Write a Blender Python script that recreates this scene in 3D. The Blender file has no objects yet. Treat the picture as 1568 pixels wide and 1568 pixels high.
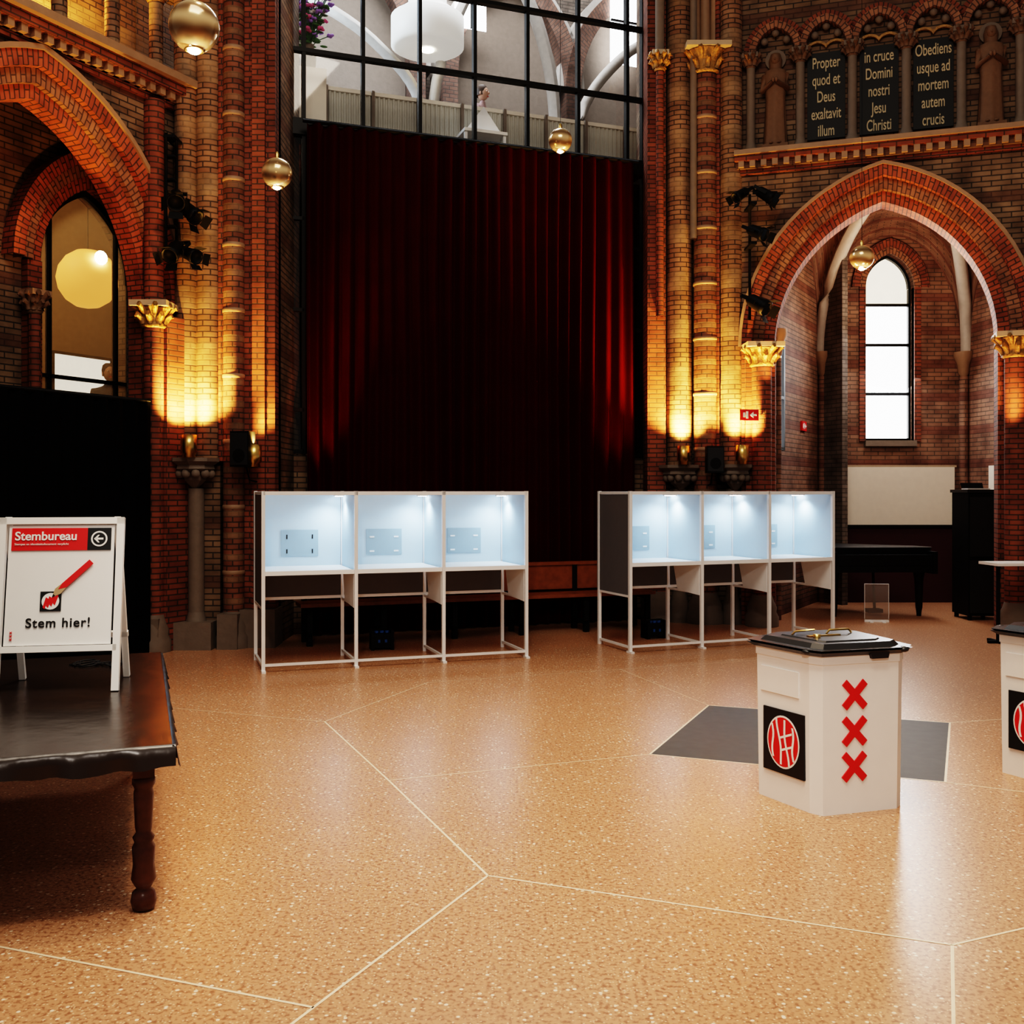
import bpy, math, random
from mathutils import Matrix, Vector
random.seed(7)
sc=bpy.context.scene
pi=math.pi
# ------------------------------------------------------------------ materials
def newmat(name):
    m=bpy.data.materials.new(name); m.use_nodes=True
    nt=m.node_tree; b=nt.nodes['Principled BSDF']; return m,nt,b
def N(nt,t,**k):
    n=nt.nodes.new(t)
    for a,v in k.items(): setattr(n,a,v)
    return n
def mixc(nt,fac,a,b,mode='MIX'):
    n=N(nt,'ShaderNodeMix',data_type='RGBA',blend_type=mode)
    for s,v in ((0,fac),(6,a),(7,b)):
        if hasattr(v,'is_linked') or hasattr(v,'links'): nt.links.new(v,n.inputs[s])
        else: n.inputs[s].default_value=v if s==0 else (*v,1) if len(v)==3 else v
    return n.outputs[2]
def plain(name,col,rough=.5,metal=0,emit=0,ecol=None,var=.12,scale=12,bump=0,spec=None):
    m,nt,b=newmat(name)
    tc=N(nt,'ShaderNodeTexCoord'); no=N(nt,'ShaderNodeTexNoise'); no.inputs['Scale'].default_value=scale
    no.inputs['Detail'].default_value=4
    nt.links.new(tc.outputs['Object'],no.inputs['Vector'])
    dark=tuple(c*(1-var*1.5) for c in col); lite=tuple(min(1,c*(1+var)) for c in col)
    nt.links.new(mixc(nt,no.outputs['Fac'],dark,lite),b.inputs['Base Color'])
    b.inputs['Roughness'].default_value=rough; b.inputs['Metallic'].default_value=metal
    if spec is not None: b.inputs['Specular IOR Level'].default_value=spec
    if emit:
        b.inputs['Emission Color'].default_value=(*(ecol or col),1); b.inputs['Emission Strength'].default_value=emit
    if bump:
        bp=N(nt,'ShaderNodeBump'); bp.inputs['Strength'].default_value=bump; bp.inputs['Distance'].default_value=.02
        nt.links.new(no.outputs['Fac'],bp.inputs['Height']); nt.links.new(bp.outputs['Normal'],b.inputs['Normal'])
    return m
def brick(name,c1,c2,mort,bw=.22,rh=.065,band=None,period=.5,duty=.18,rough=.75,bs=.7):
    m,nt,b=newmat(name)
    uv=N(nt,'ShaderNodeUVMap'); bt=N(nt,'ShaderNodeTexBrick')
    nt.links.new(uv.outputs['UV'],bt.inputs['Vector'])
    bt.inputs['Scale'].default_value=1; bt.inputs['Brick Width'].default_value=bw; bt.inputs['Row Height'].default_value=rh
    bt.inputs['Mortar Size'].default_value=.008; bt.inputs['Mortar Smooth'].default_value=.3; bt.inputs['Bias'].default_value=-.1
    bt.inputs['Color1'].default_value=(*c1,1); bt.inputs['Color2'].default_value=(*c2,1); bt.inputs['Mortar'].default_value=(*mort,1)
    no=N(nt,'ShaderNodeTexNoise'); no.inputs['Scale'].default_value=3; no.inputs['Detail'].default_value=6
    nt.links.new(uv.outputs['UV'],no.inputs['Vector'])
    rp=N(nt,'ShaderNodeValToRGB'); rp.color_ramp.elements[0].position=.3; rp.color_ramp.elements[0].color=(.45,.40,.37,1)
    rp.color_ramp.elements[1].position=.72; rp.color_ramp.elements[1].color=(1.15,1.12,1.08,1)
    nt.links.new(no.outputs['Fac'],rp.inputs['Fac'])
    col=mixc(nt,1.0,bt.outputs['Color'],rp.outputs['Color'],'MULTIPLY')
    if band:
        sp=N(nt,'ShaderNodeSeparateXYZ'); nt.links.new(uv.outputs['UV'],sp.inputs[0])
        d=N(nt,'ShaderNodeMath',operation='DIVIDE'); nt.links.new(sp.outputs['Y'],d.inputs[0]); d.inputs[1].default_value=period
        f=N(nt,'ShaderNodeMath',operation='FRACT'); nt.links.new(d.outputs[0],f.inputs[0])
        l=N(nt,'ShaderNodeMath',operation='LESS_THAN'); nt.links.new(f.outputs[0],l.inputs[0]); l.inputs[1].default_value=duty
        mm=N(nt,'ShaderNodeMath',operation='MULTIPLY'); nt.links.new(l.outputs[0],mm.inputs[0]); mm.inputs[1].default_value=bs
        bc=mixc(nt,1.0,band,rp.outputs['Color'],'MULTIPLY')
        col=mixc(nt,mm.outputs[0],col,bc)
    nt.links.new(col,b.inputs['Base Color']); b.inputs['Roughness'].default_value=rough
    bp=N(nt,'ShaderNodeBump',invert=True); bp.inputs['Strength'].default_value=.7; bp.inputs['Distance'].default_value=.015
    nt.links.new(bt.outputs['Fac'],bp.inputs['Height']); nt.links.new(bp.outputs['Normal'],b.inputs['Normal'])
    return m
BW=brick('brick_wall_brown',(.21,.14,.09),(.30,.21,.14),(.06,.047,.037),band=(.13,.06,.038),period=.65,duty=.2)
BD=brick('brick_chapel_brown',(.26,.145,.10),(.34,.205,.145),(.13,.095,.075),band=(.17,.065,.045),period=.52,duty=.25)
BR=brick('brick_red',(.31,.098,.05),(.21,.065,.037),(.075,.045,.033),bw=.2,rh=.06)
BR2=brick('brick_red_arch',(.46,.135,.065),(.31,.085,.045),(.09,.05,.035),bw=.16,rh=.06)
BT=brick('brick_tan_arch',(.38,.20,.12),(.28,.13,.075),(.10,.06,.045),bw=.14,rh=.06)
BP=brick('brick_shaft',(.23,.09,.052),(.29,.13,.08),(.07,.045,.033),bw=.14,rh=.06,band=(.31,.20,.125),period=.24,duty=.3,bs=.7)
BY=brick('brick_pier_brown',(.27,.15,.09),(.34,.205,.125),(.07,.05,.037),bw=.17,rh=.062,band=(.38,.27,.17),period=.62,duty=.4,bs=.6)
BL=brick('brick_gallery_pale',(.22,.19,.17),(.16,.135,.12),(.11,.10,.09))
BLR=brick('brick_gallery_arch',(.22,.13,.10),(.17,.10,.08),(.11,.09,.08),bw=.16,rh=.07)
STONE=plain('stone_grey',(.20,.16,.13),.7,bump=.3)
STONEG=plain('stone_light_grey',(.46,.43,.40),.6,bump=.15)
STONEW=plain('stone_pale',(.48,.38,.27),.6,bump=.2)
STONEB=plain('stone_band',(.32,.21,.135),.6,bump=.2)
GILT=plain('gilded_stone',(.40,.23,.08),.5,metal=.2,bump=.8,scale=30,var=.5)
BLACK=plain('black_paint',(.007,.007,.008),.55,spec=.2)
IRON=plain('black_iron_frame',(.008,.008,.009),.45,spec=.3)
CLOTH=plain('black_cloth',(.004,.004,.005),.95,spec=.05)
ALU=plain('aluminium',(.86,.87,.88),.35,metal=.15,var=.03)
PANEL=plain('booth_panel',(.54,.69,.82),.5,var=.02)
PANELG=plain('booth_panel_grey',(.13,.13,.14),.6,var=.05)
COUNT=plain('counter_white',(.85,.88,.9),.4,var=.02)
WHITE=plain('white_plastic',(.9,.9,.89),.4,var=.02)
BOXW=plain('ballot_white',(.88,.87,.86),.42,var=.02)
LID=plain('lid_black',(.022,.022,.024),.35)
RED=plain('sign_red',(.72,.02,.02),.45,var=.03)
BLK=plain('print_black',(.01,.01,.012),.5)
BRASS=plain('brass',(.75,.5,.18),.3,metal=1)
WOOD=plain('leg_wood',(.085,.028,.016),.28,var=.5,scale=20)
PEW=plain('bench_wood',(.26,.08,.032),.35,var=.3)
CREAM=plain('cream_panel',(.80,.75,.66),.6,var=.04)
RAIL=plain('railing_panel',(.52,.51,.46),.5,var=.05)
MAROON=plain('maroon_cloth',(.05,.01,.014),.8)
LEAF=plain('leaf_green',(.05,.15,.03),.6)
PINK=plain('petal_pink',(.85,.16,.40),.6)
PURP=plain('petal_purple',(.42,.24,.75),.6)
SKIN=plain('skin',(.6,.36,.26),.5,var=.05)
HAIR=plain('hair_brown',(.06,.03,.015),.6)
SHIRTR=plain('shirt_rose',(.55,.38,.38),.8)
SHIRTB=plain('shirt_dark',(.12,.13,.15),.8)
DAY=plain('daylight_pane',(.9,.95,1),.3,emit=6,ecol=(.95,.98,1),var=.01)
DAYW=plain('stained_pane',(.9,.8,.6),.3,emit=1.1,ecol=(1,.93,.78),var=.3,scale=9)
LAMPW=plain('lamp_shade_lit',(.8,.8,.76),.5,emit=.30,ecol=(1,.97,.90),var=.01)
BULB=plain('bulb_warm',(1,.9,.7),.3,emit=20,ecol=(1,.88,.65),var=.01)
LED=plain('led_cool',(1,1,1),.3,emit=12,ecol=(.85,.94,1),var=.01)
YGLOW=plain('uplight_lens',(1,.8,.4),.3,emit=14,ecol=(1,.7,.25),var=.01)
PAPER=plain('paper_lamp_shade',(1,.5,.18),.6,emit=1.0,ecol=(1,.42,.09),var=.02)
PLASTER=plain('plaster_beige',(.50,.36,.22),.8)
SLATE=plain('slate_inlay',(.085,.080,.075),.5,var=.15,spec=.2)
LINE=plain('inlay_strip',(.85,.68,.48),.35)
GREY=plain('placard',(.34,.46,.56),.4,var=.02)
BLUEP=plain('socket_blue',(.02,.12,.4),.4)
GOLDT=plain('letter_cream',(.50,.42,.28),.6,var=.15)
DARKP=plain('text_panel_black',(.006,.007,.009),.6)
FIG=plain('statue_stone',(.19,.11,.065),.7,bump=.4,scale=18)
VIN=plain('black_vinyl',(.028,.019,.016),.26,bump=.25,scale=5)
CUR,nt,b=newmat('curtain_velvet')
tc=N(nt,'ShaderNodeTexCoord'); no=N(nt,'ShaderNodeTexNoise'); no.inputs['Scale'].default_value=3
nt.links.new(tc.outputs['Object'],no.inputs['Vector'])
nt.links.new(mixc(nt,no.outputs['Fac'],(.032,.0012,.0015),(.050,.002,.0024)),b.inputs['Base Color'])
b.inputs['Roughness'].default_value=.7; b.inputs['Specular IOR Level'].default_value=.03
b.inputs['Sheen Weight'].default_value=.05; b.inputs['Sheen Tint'].default_value=(1,.03,.02,1); b.inputs['Sheen Roughness'].default_value=.4
SWIRL,nt,b=newmat('smoked_glass_swirl')
tc=N(nt,'ShaderNodeTexCoord'); wv=N(nt,'ShaderNodeTexWave',bands_direction='Z'); wv.inputs['Scale'].default_value=3.0; wv.inputs['Distortion'].default_value=5; wv.inputs['Detail'].default_value=2
wv.inputs['Detail Scale'].default_value=.8
nt.links.new(tc.outputs['Object'],wv.inputs['Vector'])
sw=mixc(nt,wv.outputs['Fac'],(.24,.14,.065),(.80,.58,.32))
nt.links.new(sw,b.inputs['Base Color'])
b.inputs['Metallic'].default_value=.55; b.inputs['Roughness'].default_value=.2; b.inputs['Coat Weight'].default_value=.5
nt.links.new(sw,b.inputs['Emission Color']); b.inputs['Emission Strength'].default_value=.06
def glass(name,ft,fg,haze=0,col=(1,1,1),hc=(.8,.65,.45)):
    m=bpy.data.materials.new(name); m.use_nodes=True; nt=m.node_tree; nt.nodes.clear()
    out=N(nt,'ShaderNodeOutputMaterial'); t=N(nt,'ShaderNodeBsdfTransparent'); t.inputs[0].default_value=(*col,1)
    g=N(nt,'ShaderNodeBsdfGlossy'); g.inputs['Roughness'].default_value=.03
    mx=N(nt,'ShaderNodeMixShader'); mx.inputs[0].default_value=fg
    nt.links.new(t.outputs[0],mx.inputs[1]); nt.links.new(g.outputs[0],mx.inputs[2])
    o=mx.outputs[0]
    if haze:
        tr=N(nt,'ShaderNodeBsdfTranslucent'); tr.inputs[0].default_value=(*hc,1)
        m2=N(nt,'ShaderNodeMixShader'); m2.inputs[0].default_value=haze
        nt.links.new(o,m2.inputs[1]); nt.links.new(tr.outputs[0],m2.inputs[2]); o=m2.outputs[0]
    nt.links.new(o,out.inputs[0]); return m
GL=glass('window_glass',0,.07)
GH=glass('hazy_window_glass',0,.10,.30)
ACR=glass('acrylic',0,.10,.10,hc=(.8,.7,.6))
TER,nt,b=newmat('terrazzo_orange')
geo=N(nt,'ShaderNodeNewGeometry')
v1=N(nt,'ShaderNodeTexVoronoi'); v1.inputs['Scale'].default_value=46
v2=N(nt,'ShaderNodeTexVoronoi'); v2.inputs['Scale'].default_value=90
no=N(nt,'ShaderNodeTexNoise'); no.inputs['Scale'].default_value=.8; no.inputs['Detail'].default_value=6
nf=N(nt,'ShaderNodeTexNoise'); nf.inputs['Scale'].default_value=55; nf.inputs['Detail'].default_value=3
for n in (v1,v2,no,nf): nt.links.new(geo.outputs['Position'],n.inputs['Vector'])
base=mixc(nt,no.outputs['Fac'],(.46,.24,.135),(.60,.335,.195))
def ramp(src,p0,p1,c0=(1,1,1,1),c1=(0,0,0,1)):
    r=N(nt,'ShaderNodeValToRGB'); r.color_ramp.elements[0].position=p0; r.color_ramp.elements[1].position=p1
    r.color_ramp.elements[0].color=c0; r.color_ramp.elements[1].color=c1; nt.links.new(src,r.inputs[0]); return r.outputs[0]
base=mixc(nt,ramp(nf.outputs['Fac'],.36,.52),base,(.31,.145,.078))
sx=N(nt,'ShaderNodeSeparateColor'); nt.links.new(v1.outputs['Color'],sx.inputs[0])
g1=N(nt,'ShaderNodeMath',operation='GREATER_THAN'); nt.links.new(sx.outputs[0],g1.inputs[0]); g1.inputs[1].default_value=.86
m1=N(nt,'ShaderNodeMath',operation='MULTIPLY'); nt.links.new(g1.outputs[0],m1.inputs[0]); nt.links.new(ramp(v1.outputs['Distance'],.25,.40),m1.inputs[1])
base=mixc(nt,m1.outputs[0],base,(.86,.70,.53))
s2=N(nt,'ShaderNodeSeparateColor'); nt.links.new(v2.outputs['Color'],s2.inputs[0])
g2=N(nt,'ShaderNodeMath',operation='GREATER_THAN'); nt.links.new(s2.outputs[0],g2.inputs[0]); g2.inputs[1].default_value=.75
m2=N(nt,'ShaderNodeMath',operation='MULTIPLY'); nt.links.new(g2.outputs[0],m2.inputs[0]); nt.links.new(ramp(v2.outputs['Distance'],.28,.4),m2.inputs[1])
base=mixc(nt,m2.outputs[0],base,(.72,.48,.31))
nt.links.new(base,b.inputs['Base Color']); b.inputs['Roughness'].default_value=.29
# ------------------------------------------------------------------ mesh builder
class MB:
    def __init__(s,M=None):
        s.v=[];s.f=[];s.m=[];s.uv=[];s.sm=[];s.mats=[];s.M=M or Matrix()
    def mi(s,mat):
        if mat not in s.mats: s.mats.append(mat)
        return s.mats.index(mat)
    def add(s,vs,fs,mat,uv=None,smooth=False):
        o=len(s.v); k=s.mi(mat)
        for p in vs: s.v.append(s.M@Vector(p))
        for f in fs:
            s.f.append([o+i for i in f]); s.m.append(k); s.sm.append(smooth)
            if uv: s.uv.append([uv[i] for i in f])
            else:
                a,bb,c=Vector(vs[f[0]]),Vector(vs[f[1]]),Vector(vs[f[2]])
                n=(bb-a).cross(c-a); ax=[abs(q) for q in n]
                if ax[2]>=ax[0] and ax[2]>=ax[1]: s.uv.append([(vs[i][0],vs[i][1]) for i in f])
                elif ax[0]>ax[1]: s.uv.append([(vs[i][1],vs[i][2]) for i in f])
                else: s.uv.append([(vs[i][0],vs[i][2]) for i in f])
        return s
    def box(s,x0,x1,y0,y1,z0,z1,mat):
        return s.add([(x0,y0,z0),(x1,y0,z0),(x1,y1,z0),(x0,y1,z0),(x0,y0,z1),(x1,y0,z1),(x1,y1,z1),(x0,y1,z1)],
            [(0,3,2,1),(4,5,6,7),(0,1,5,4),(1,2,6,5),(2,3,7,6),(3,0,4,7)],mat)
    def quad(s,a,b,c,d,mat,uv=None): return s.add([a,b,c,d],[(0,1,2,3)],mat,uv)
    def lathe(s,x,y,prof,mat,n=20,sx=1,sy=1,smooth=True):
        vs=[];uv=[];fs=[];rm=max(p[0] for p in prof)
        for r,z in prof:
            for i in range(n+1):
                a=2*pi*i/n; vs.append((x+r*sx*math.cos(a),y+r*sy*math.sin(a),z)); uv.append((a*rm,z))
        for j in range(len(prof)-1):
            for i in range(n):
                k=j*(n+1)+i; fs.append((k,k+1,k+n+2,k+n+1))
        return s.add(vs,fs,mat,uv,smooth)
    def cyl(s,x,y,z0,z1,r,mat,n=20,r1=None):
        r1=r if r1 is None else r1
        return s.lathe(x,y,[(.0001,z0),(r,z0),(r,z0+.001),(r1,z1-.001),(r1,z1),(.0001,z1)],mat,n)
    def blob(s,x,y,z,rx,ry,rz,mat,n=10):
        return s.lathe(x,y,[(max(.0001,math.cos(t)),z+rz*math.sin(t)) for t in [(-.5+i/8)*pi for i in range(9)]],mat,n,rx,ry)
    def tube(s,pts,r,mat,n=8):
        pts=[Vector(p) for p in pts]; vs=[];fs=[];uv=[];L=0
        for i,p in enumerate(pts):
            d=(pts[min(i+1,len(pts)-1)]-pts[max(i-1,0)]).normalized()
            up=Vector((0,0,1)) if abs(d.z)<.95 else Vector((1,0,0))
            a=d.cross(up).normalized(); b=a.cross(d)
            rr=r[i] if isinstance(r,(list,tuple)) else r
            if i: L+=(p-pts[i-1]).length
            for k in range(n+1):
                t=2*pi*k/n; q=p+a*rr*math.cos(t)+b*rr*math.sin(t); vs.append(tuple(q)); uv.append((t*rr,L))
        for i in range(len(pts)-1):
            for k in range(n):
                q=i*(n+1)+k; fs.append((q,q+1,q+n+2,q+n+1))
        fs.append(tuple(range(n))); fs.append(tuple(reversed(range((len(pts)-1)*(n+1),(len(pts)-1)*(n+1)+n))))
        return s.add(vs,fs,mat,uv,True)
    def prism(s,poly,z0,z1,mat,sc1=1.0):
        n=len(poly); cx=sum(p[0] for p in poly)/n; cy=sum(p[1] for p in poly)/n
        vs=[(x,y,z0) for x,y in poly]+[(cx+(x-cx)*sc1,cy+(y-cy)*sc1,z1) for x,y in poly]
        fs=[tuple(reversed(range(n))),tuple(range(n,2*n))]+[(i,(i+1)%n,n+(i+1)%n,n+i) for i in range(n)]
        return s.add(vs,fs,mat)
    def prismy(s,poly,y0,y1,mat):
        n=len(poly)
        vs=[(x,y0,z) for x,z in poly]+[(x,y1,z) for x,z in poly]
        fs=[tuple(range(n)),tuple(reversed(range(n,2*n)))]+[((i+1)%n,i,n+i,n+(i+1)%n) for i in range(n)]
        return s.add(vs,fs,mat)
    def ring(s,A,w0,w1,y0,y1,mat,n=16):
        p0=arch(A,w0,n); p1=arch(A,w1,n); L=0; vs=[];uv=[]
        for i in range(len(p0)):
            if i: L+=math.dist(p1[i],p1[i-1])
            for (x,z),u in ((p0[i],0),(p1[i],w1-w0)):
                for y,du in ((y0,0),(y1,y1-y0)):
                    vs.append((x,y,z)); uv.append((u+du,L))
        fs=[]
        for i in range(len(p0)-1):
            a=i*4;b=a+4
            fs+= [(a,b,b+2,a+2),(a+1,a+3,b+3,b+1),(a,a+1,b+1,b),(a+2,b+2,b+3,a+3)]
        return s.add(vs,fs,mat,uv)
    def wall_arch(s,x0,x1,z0,z1,A,w,sill,y0,y1,mat,n=16):
        P=arch(A,w,n); xl,xr=P[0][0],P[-1][0]; hs=A[2]
        def q(a,b,c,d): s.quad(a,b,c,d,mat)
        q((x0,y0,z0),(xl,y0,z0),(xl,y0,z1),(x0,y0,z1)); q((xr,y0,z0),(x1,y0,z0),(x1,y0,z1),(xr,y0,z1))
        if sill>z0:
            q((xl,y0,z0),(xr,y0,z0),(xr,y0,sill),(xl,y0,sill)); q((xl,y0,sill),(xr,y0,sill),(xr,y1,sill),(xl,y1,sill))
        for i in range(len(P)-1):
            (a,b),(c,d)=P[i],P[i+1]
            q((a,y0,b),(c,y0,d),(c,y0,z1),(a,y0,z1)); q((a,y0,b),(a,y1,b),(c,y1,d),(c,y0,d))
        for x in (xl,xr): q((x,y0,sill),(x,y1,sill),(x,y1,hs),(x,y0,hs))
        return s
    def pane(s,A,w,sill,y,mat):
        P=arch(A,w,10); pts=[(P[0][0],sill)]+P+[(P[-1][0],sill)]
        return s.add([(x,y,z) for x,z in pts],[tuple(range(len(pts)))],mat)
    def obj(s,name,parent=None):
        xs=[p.x for p in s.v];ys=[p.y for p in s.v];zs=[p.z for p in s.v]
        c=Vector(((min(xs)+max(xs))/2,(min(ys)+max(ys))/2,min(zs)))
        me=bpy.data.meshes.new(name); me.from_pydata([tuple(p-c) for p in s.v],[],s.f)
        for m in s.mats: me.materials.append(m)
        ul=me.uv_layers.new(name='UVMap')
        for p in me.polygons:
            p.material_index=s.m[p.index]; p.use_smooth=s.sm[p.index]
            for k,li in enumerate(p.loop_indices): ul.data[li].uv=s.uv[p.index][k]
        o=bpy.data.objects.new(name,me); sc.collection.objects.link(o); o.location=c
        if parent: setpar(o,parent)
        return o
def setpar(o,p):
    o.parent=p; o.matrix_parent_inverse=Matrix.Translation(p.location).inverted()
def arch(A,w=0,n=16):
    c,a,hs,rise=A; R=(rise*rise+a*a)/(2*a); th=math.acos((R-a)/(R+w)); r=[]
    for i in range(n+1):
        t=th*i/n; r.append((c-(R-a)+(R+w)*math.cos(t),hs+(R+w)*math.sin(t)))
    l=[(2*c-x,z) for x,z in r[:-1]]
    return l+r[::-1]
def frame(x,y,deg,z=0): return Matrix.Translation((x,y,z))@Matrix.Rotation(math.radians(deg),4,'Z')
def capital(m,x,y,z,r,h,mat,ab=STONEW):
    m.lathe(x,y,[(r,z-h),(r*1.25,z-h+.02),(r*1.05,z-h+.05),(r*1.25,z-h*.5),(r*1.7,z-.07)],mat,16)
    m.box(x-r*1.8,x+r*1.8,y-r*1.8,y+r*1.8,z-.06,z,ab)
    for j in range(2):
        for i in range(8):
            a=2*pi*(i+.5*j)/8; rr=r*(1.3+.3*j); zz=z-h*(.62-.34*j)
            m.tube([(x+r*1.05*math.cos(a),y+r*1.05*math.sin(a),zz-h*.22),(x+rr*math.cos(a),y+rr*math.sin(a),zz),(x+(rr+.05)*math.cos(a),y+(rr+.05)*math.sin(a),zz+.035),(x+(rr+.06)*math.cos(a),y+(rr+.06)*math.sin(a),zz+.005)],[.03,.035,.028,.014],mat,6)
def text(body,M,size,mat,parent,align='CENTER',name='lettering',sx=1,bold=0):
    c=bpy.data.curves.new(name,'FONT'); c.body=body; c.size=size; c.align_x=align; c.extrude=.0015; c.offset=bold
    c.materials.append(mat); o=bpy.data.objects.new(name,c); sc.collection.objects.link(o)
    o.matrix_world=M@Matrix.Rotation(pi/2,4,'X')@Matrix.Diagonal((sx,1,1,1))
    if parent: setpar(o,parent)
    return o
# ------------------------------------------------------------------ floor
m=MB(); m.box(-14,14,-6,24,-.1,0,TER); m.obj('floor')
m=MB()
def strip(a,b,w=.012):
    a,b=Vector((*a,0)),Vector((*b,0)); d=(b-a).normalized(); n=Vector((-d.y,d.x,0))*w/2
    u=Vector((0,0,.0012)); m.quad(tuple(a-n+u),tuple(b-n+u),tuple(b+n+u),tuple(a+n+u),LINE)
P=dict(a=(-1.932,3.864),b=(-.661,3.41),c=(-1.04,2.6),d=(-.108,4.579),e=(-.734,6.088),f=(-1.398,7.64),g=(1.668,3.88),h=(3.0,4.45),i=(.958,2.2),j=(-.757,9.2),k=(-2.775,8.15),l=(1.046,9.88))
for p,q in ('ab','bc','bd','de','ef','dg','gh','gi'): strip(P[p],P[q])
strip(P['f'],P['j'],.008)
strip((-4.5,4.8),P['a']); strip(P['e'],(.90,6.69),.009); strip(P['j'],P['l'],.006); strip(P['l'],(1.578,8.22),.006); strip((2.56,6.05),(4.5,5.0)); strip((3.25,7.6),(5.5,8.2)); strip(P['l'],(3,10.6),.006); strip(P['f'],P['k'],.007); strip((-2.775,8.15),(-4,9),.007)
RH=[(.90,6.69),(2.56,6.05),(3.25,7.6),(1.578,8.22)]
for i in range(4): strip(RH[i],RH[(i+1)%4],.014)
m.obj('trim_1')
m=MB(); m.add([(x,y,.0008) for x,y in RH],[(0,1,2,3)],SLATE); m.obj('floor_slate_inlay')
# ------------------------------------------------------------------ left wall
FL=frame(-3.62,11.5,62.8)
AL=(-1.95,1.35,3.70,1.78)
m=MB(FL)
m.wall_arch(-6,0,0,6.1,AL,.3,0,0,.3,BW)
m.ring(AL,.27,.42,-.06,.3,BR2); m.ring(AL,.13,.28,.02,.3,BT); m.ring(AL,0,.14,.09,.3,BR2)
m.ring(AL,.42,.47,-.09,.1,STONEB)
for sgn in (1,-1):
    for w0,w1,y in ((.27,.42,-.06),(.13,.28,.02),(0,.14,.09)):
        a=AL[0]+sgn*(1.35+w0); b_=AL[0]+sgn*(1.35+w1)
        m.box(min(a,b_),max(a,b_),y,.3,0,3.7,BR)
m.obj('wall_left')
m=MB(FL)
for i,(y,z0,z1,mt) in enumerate(((-.06,5.90,5.96,BR),(-.10,5.96,6.04,BW),(-.2,6.04,6.14,BR),(-.27,6.14,6.22,STONEB))):
    m.box(-6,.05,y,.3,z0,z1,mt)
for i in range(42): m.box(-5.9+i*.14,-5.83+i*.14,-.16,0,5.96,6.05,STONEB)
m.obj('trim_2')
m=MB(FL)
m.box(-6,1,.9,1.0,6.1,8.6,BY)
m.box(-6,1,0,.9,6.05,6.12,BW)
for x in (-.35,-.95,-1.6,-2.25,-2.9,-3.6):
    m.cyl(x,.15,6.2,7.2,.075,BY); m.lathe(x,.15,[(.14,6.2),(.14,6.26),(.09,6.34)],STONEW); capital(m,x,.15,7.3,.08,.22,GILT)
m.box(-6,0.1,0,.4,7.3,8.6,BW)
m.obj('wall_left_gallery')
AW=(-.36,.67,4.2,.95)
m=MB(FL)
m.wall_arch(-6,1.6,0,6.6,AW,.03,2.79,1.2,1.5,BW)
m.ring(AW,.02,.16,1.12,1.3,BR2); m.ring(AW,.16,.3,1.06,1.3,BT); m.ring(AW,.3,.44,1.0,1.3,BR2)
for sgn in (1,-1):
    a=AW[0]+sgn*(.67+.02); b_=AW[0]+sgn*(.67+.2); m.box(min(a,b_),max(a,b_),1.1,1.3,0,4.2,BR)
m.quad((-.60,.3,0),(.5,1.2,0),(.5,1.2,6),(-.60,.3,6),BW); m.quad((-3.33,.3,0),(-3.33,1.2,0),(-3.33,1.2,6),(-3.33,.3,6),BW)
m.quad((-6,.3,5.95),(1.6,.3,5.95),(1.6,1.2,5.95),(-6,1.2,5.95),BW)
m.cyl(-1.22,1.0,0,3.6,.06,BR); capital(m,-1.22,1.0,3.85,.065,.25,FIG,STONEB)
m.obj('wall_left_recess')
m=MB(FL)
m.pane(AW,.02,2.79,1.3,GH)
m.ring(AW,-.05,.03,1.25,1.33,IRON)
for x in (-.82,.1): m.box(x-.02,x+.02,1.26,1.32,2.8,4.8,IRON)
for x in (-1.02,.30): m.box(x-.02,x+.02,1.26,1.32,2.8,4.2,IRON)
m.box(-1.03,.31,1.26,1.32,2.98,3.02,IRON); m.box(-1.03,.31,1.25,1.33,2.79,2.84,IRON)
m.obj('window_1')
m=MB(FL); m.box(-5,3.5,4.2,4.3,0,7,PLASTER); m.box(-5,3.5,1.5,4.2,1.45,1.6,PLASTER); m.box(-5,3.5,1.5,4.2,6.6,6.7,PLASTER); m.box(3.5,3.6,1.5,4.2,0,7,PLASTER); m.obj('wall_left_annex')
m=MB(FL); m.box(1.5,2.5,4.1,4.18,2.6,3.7,DAYW); m.box(1.46,1.5,4.08,4.2,2.56,3.74,IRON); m.box(2.5,2.54,4.08,4.2,2.56,3.74,IRON); m.box(1.46,2.54,4.08,4.2,3.7,3.74,IRON); m.box(1.46,2.54,4.08,4.2,2.56,2.6,IRON); m.obj('window_6')
m=MB(FL); n=160; vs=[]
for i in range(n+1):
    x=-5+4.30*i/n; y=-.12+.025*math.sin(i*.9)+.012*math.sin(i*2.3)
    for z in (0.01,2.66): vs.append((x,y,z))
m.add(vs,[(2*i,2*i+2,2*i+3,2*i+1) for i in range(n)],CLOTH,smooth=True)
m.tube([(-5,-.12,2.67),(-.70,-.12,2.67)],.02,BLACK)
m.obj('black_stage_drape')
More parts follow.
